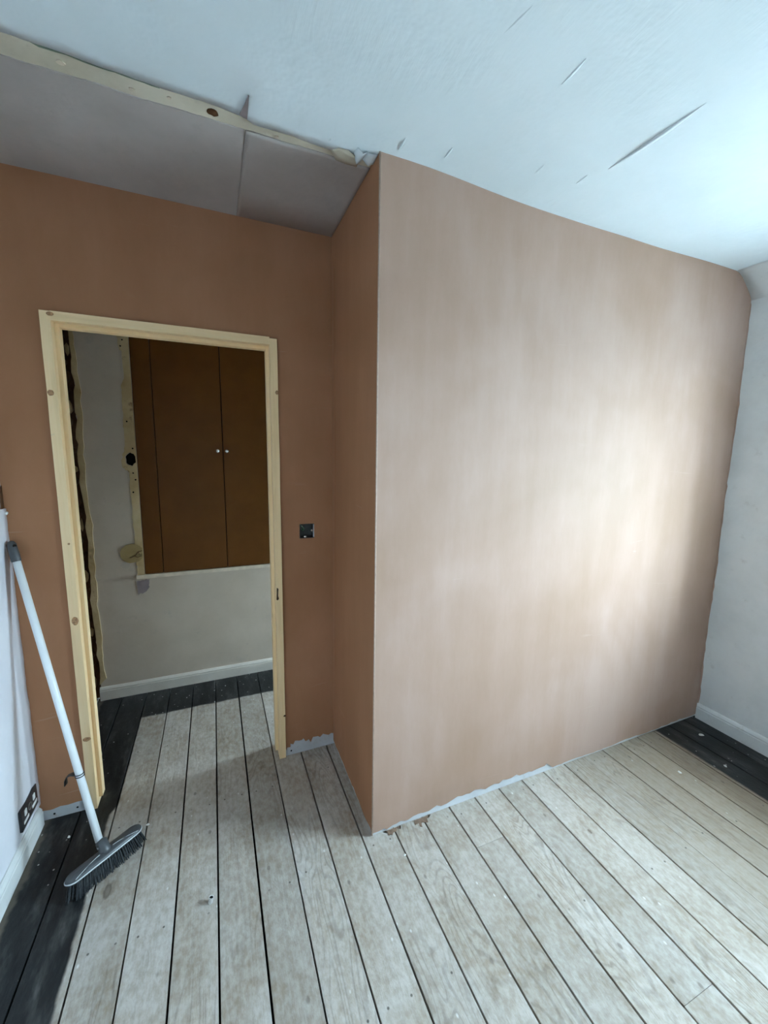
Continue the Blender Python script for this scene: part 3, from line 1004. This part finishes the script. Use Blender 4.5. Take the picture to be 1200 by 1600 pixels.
def loft(secs, mat_pts=None):
    """secs: (length, width, height) stacked stadiums in the head frame"""
    bm = bmesh.new()
    rs = [[bm.verts.new(hc0 + e * a + w_ * b * (1 - .18 * abs(a) / (L / 2)) + nrm * hgt) for a, b in stadium(L, W)] for L, W, hgt in secs]
    n = len(rs[0])
    for a, b in zip(rs, rs[1:]):
        for k in range(n):
            bm.faces.new((a[k], a[(k + 1) % n], b[(k + 1) % n], b[k]))
    bm.faces.new(rs[0][::-1])
    bm.faces.new(rs[-1])
    return bm


part('head', loft([(.250, .054, .000), (.258, .062, .004), (.258, .062, .010), (.250, .055, .016), (.225, .036, .0215), (.17, .014, .0235)]), 'grey_plastic', br, True)
part('rim', loft([(.2600, .0640, .0035), (.2615, .0655, .005), (.2615, .0655, .007), (.2600, .0640, .0085)]), 'silver', br, True)
for s in (1, -1):
    pts = []
    for k in range(13):
        t = k / 12
        a = s * (.022 + .085 * t)
        b = -.009 - .0165 * t ** 1.4
        pts.append(hc0 + e * a + w_ * b + nrm * (.0232 - .0085 * t ** 1.6))
    part('silver_line', tube(pts, .0011, 6), 'silver', br, True)
sb = hc0 + nrm * .018
part('handle_socket', tube([sb - ax * .004, sb + ax * .004 + nrm * .003, sb + ax * .012, sb + ax * .034, hb + ax * .012], [.021, .0195, .0170, .0162, .0158], 20), 'grey_plastic', br, True)
bm = bmesh.new()
rb_ = random.Random(4)
for i in range(27):
    for j in range(4):
        a = -.116 + .232 * i / 26
        b = -.021 + .042 * j / 3
        if abs(a) > .105 and abs(b) > .015:
            continue
        base = hc0 + e * a + w_ * b * (1 - .15 * abs(a) / .12) + nrm * .001
        for q in range(4):
            oa, ob = rb_.uniform(-.003, .003), rb_.uniform(-.003, .003)
            tip = base + e * (a * .13 + oa * 1.6) + w_ * (b * .28 + ob * 1.6) - nrm * .06
            tip.z = rb_.uniform(.0005, .005)
            add_tube(bm, [base + e * oa * .5 + w_ * ob * .5, (base + tip) / 2 + e * oa * .3, tip], [.0022, .0021, .0013], 5)
bs = part('bristles', bm, 'bristle', br)
bs['kind'] = 'stuff'
tc = hb + (ht - hb) * .235
tie = bmesh.new()
u = ax.orthogonal().normalized()
v = ax.cross(u)
for off in (-.004, .004):
    add_tube(tie, [tc + ax * (off + .003 * math.sin(a)) + (u * math.cos(a) + v * math.sin(a)) * .0138 for a in [2 * math.pi * k / 20 for k in range(21)]], .0016, 6)
rgt = Vector((.78, -.35, 0)).normalized()
base = tc - rgt * .013
pts = [base, base - rgt * .018 + Vector((0, 0, .000)), base - rgt * .034 + Vector((0, 0, -.008)), base - rgt * .042 + Vector((0, 0, -.025)), base - rgt * .043 + Vector((0, 0, -.045))]
wd = Vector((.3, .9, .1)).normalized() * .008
prev = None
for i, p in enumerate(pts):
    th = Vector((0, 0, .0012)) if i < 2 else rgt * .0012
    q = [tie.verts.new(p + wd + th), tie.verts.new(p - wd + th), tie.verts.new(p - wd - th), tie.verts.new(p + wd - th)]
    if prev:
        for k in range(4):
            tie.faces.new((prev[k], prev[(k + 1) % 4], q[(k + 1) % 4], q[k]))
    else:
        tie.faces.new(q)
    prev = q
tie.faces.new(prev[::-1])
part('strap_clip', tie, 'black_plastic', br, True)

# ------------------------------------------------------------------ small things on the floor
pp = thing('pipe_stub', 'short pale open pipe end standing up from the floorboards', 'pipe', (-.602, -.020, 0))
bm = bmesh.new()
prof = [(.0078, 0), (.0078, .016), (.0082, .0175), (.0078, .0185), (.0062, .0185), (.0062, .002)]
seg = 20
axp = Vector((.22, .12, 1)).normalized()
uu = axp.orthogonal().normalized()
vv = axp.cross(uu)
rs = [[bm.verts.new(Vector((-.602, -.020, 0)) + axp * h_ + (uu * math.cos(2 * math.pi * k / seg) + vv * math.sin(2 * math.pi * k / seg)) * r_) for k in range(seg)] for r_, h_ in prof]
for a, b in zip(rs, rs[1:]):
    for k in range(seg):
        bm.faces.new((a[k], a[(k + 1) % seg], b[(k + 1) % seg], b[k]))
part('tube', bm, 'pipe', pp, True)
part('bore_shade', tube([Vector((-.602, -.020, 0)) + axp * .002, Vector((-.602, -.020, 0)) + axp * .0168], .0061, 16), 'void', pp)  # near-black plug standing in for the shade inside the pipe

crumbs = [(-.842, .395, .007, 'white plaster crumb on the boards just right of the broom head'),
          (1.53, -.25, .010, 'white plaster crumb on the bare boards beside the right black border'),
          (1.93, -.12, .013, 'biggest white crumb on the black boards in the right corner'),
          (1.79, -.31, .009, 'white crumb on the black boards close to the edge of the bare wood'),
          (-1.125, .45, .007, 'white crumb on the black boards below the left of the doorway'),
          (.09, -.12, .006, 'white crumb on the boards at the outer corner of the long wall')]
for i, (x, y, r, lab) in enumerate(crumbs):
    bm = bmesh.new()
    bmesh.ops.create_icosphere(bm, subdivisions=2, radius=1)
    for v_ in bm.verts:
        q = 1 + .5 * noise.noise(v_.co * 1.3 + Vector((i * 3.1, 0, 0)))
        v_.co = Vector((v_.co.x * r * q, v_.co.y * r * .7 * q, max(-.2, v_.co.z * q) * r * .35 + r * .07))
    o = obj('plaster_crumb', bm, 'crumb')
    o.location = (x, y, 0)
    o.rotation_euler.z = i * 1.3
    tag(o, lab, 'crumb', None, 'plaster crumbs on the floor')
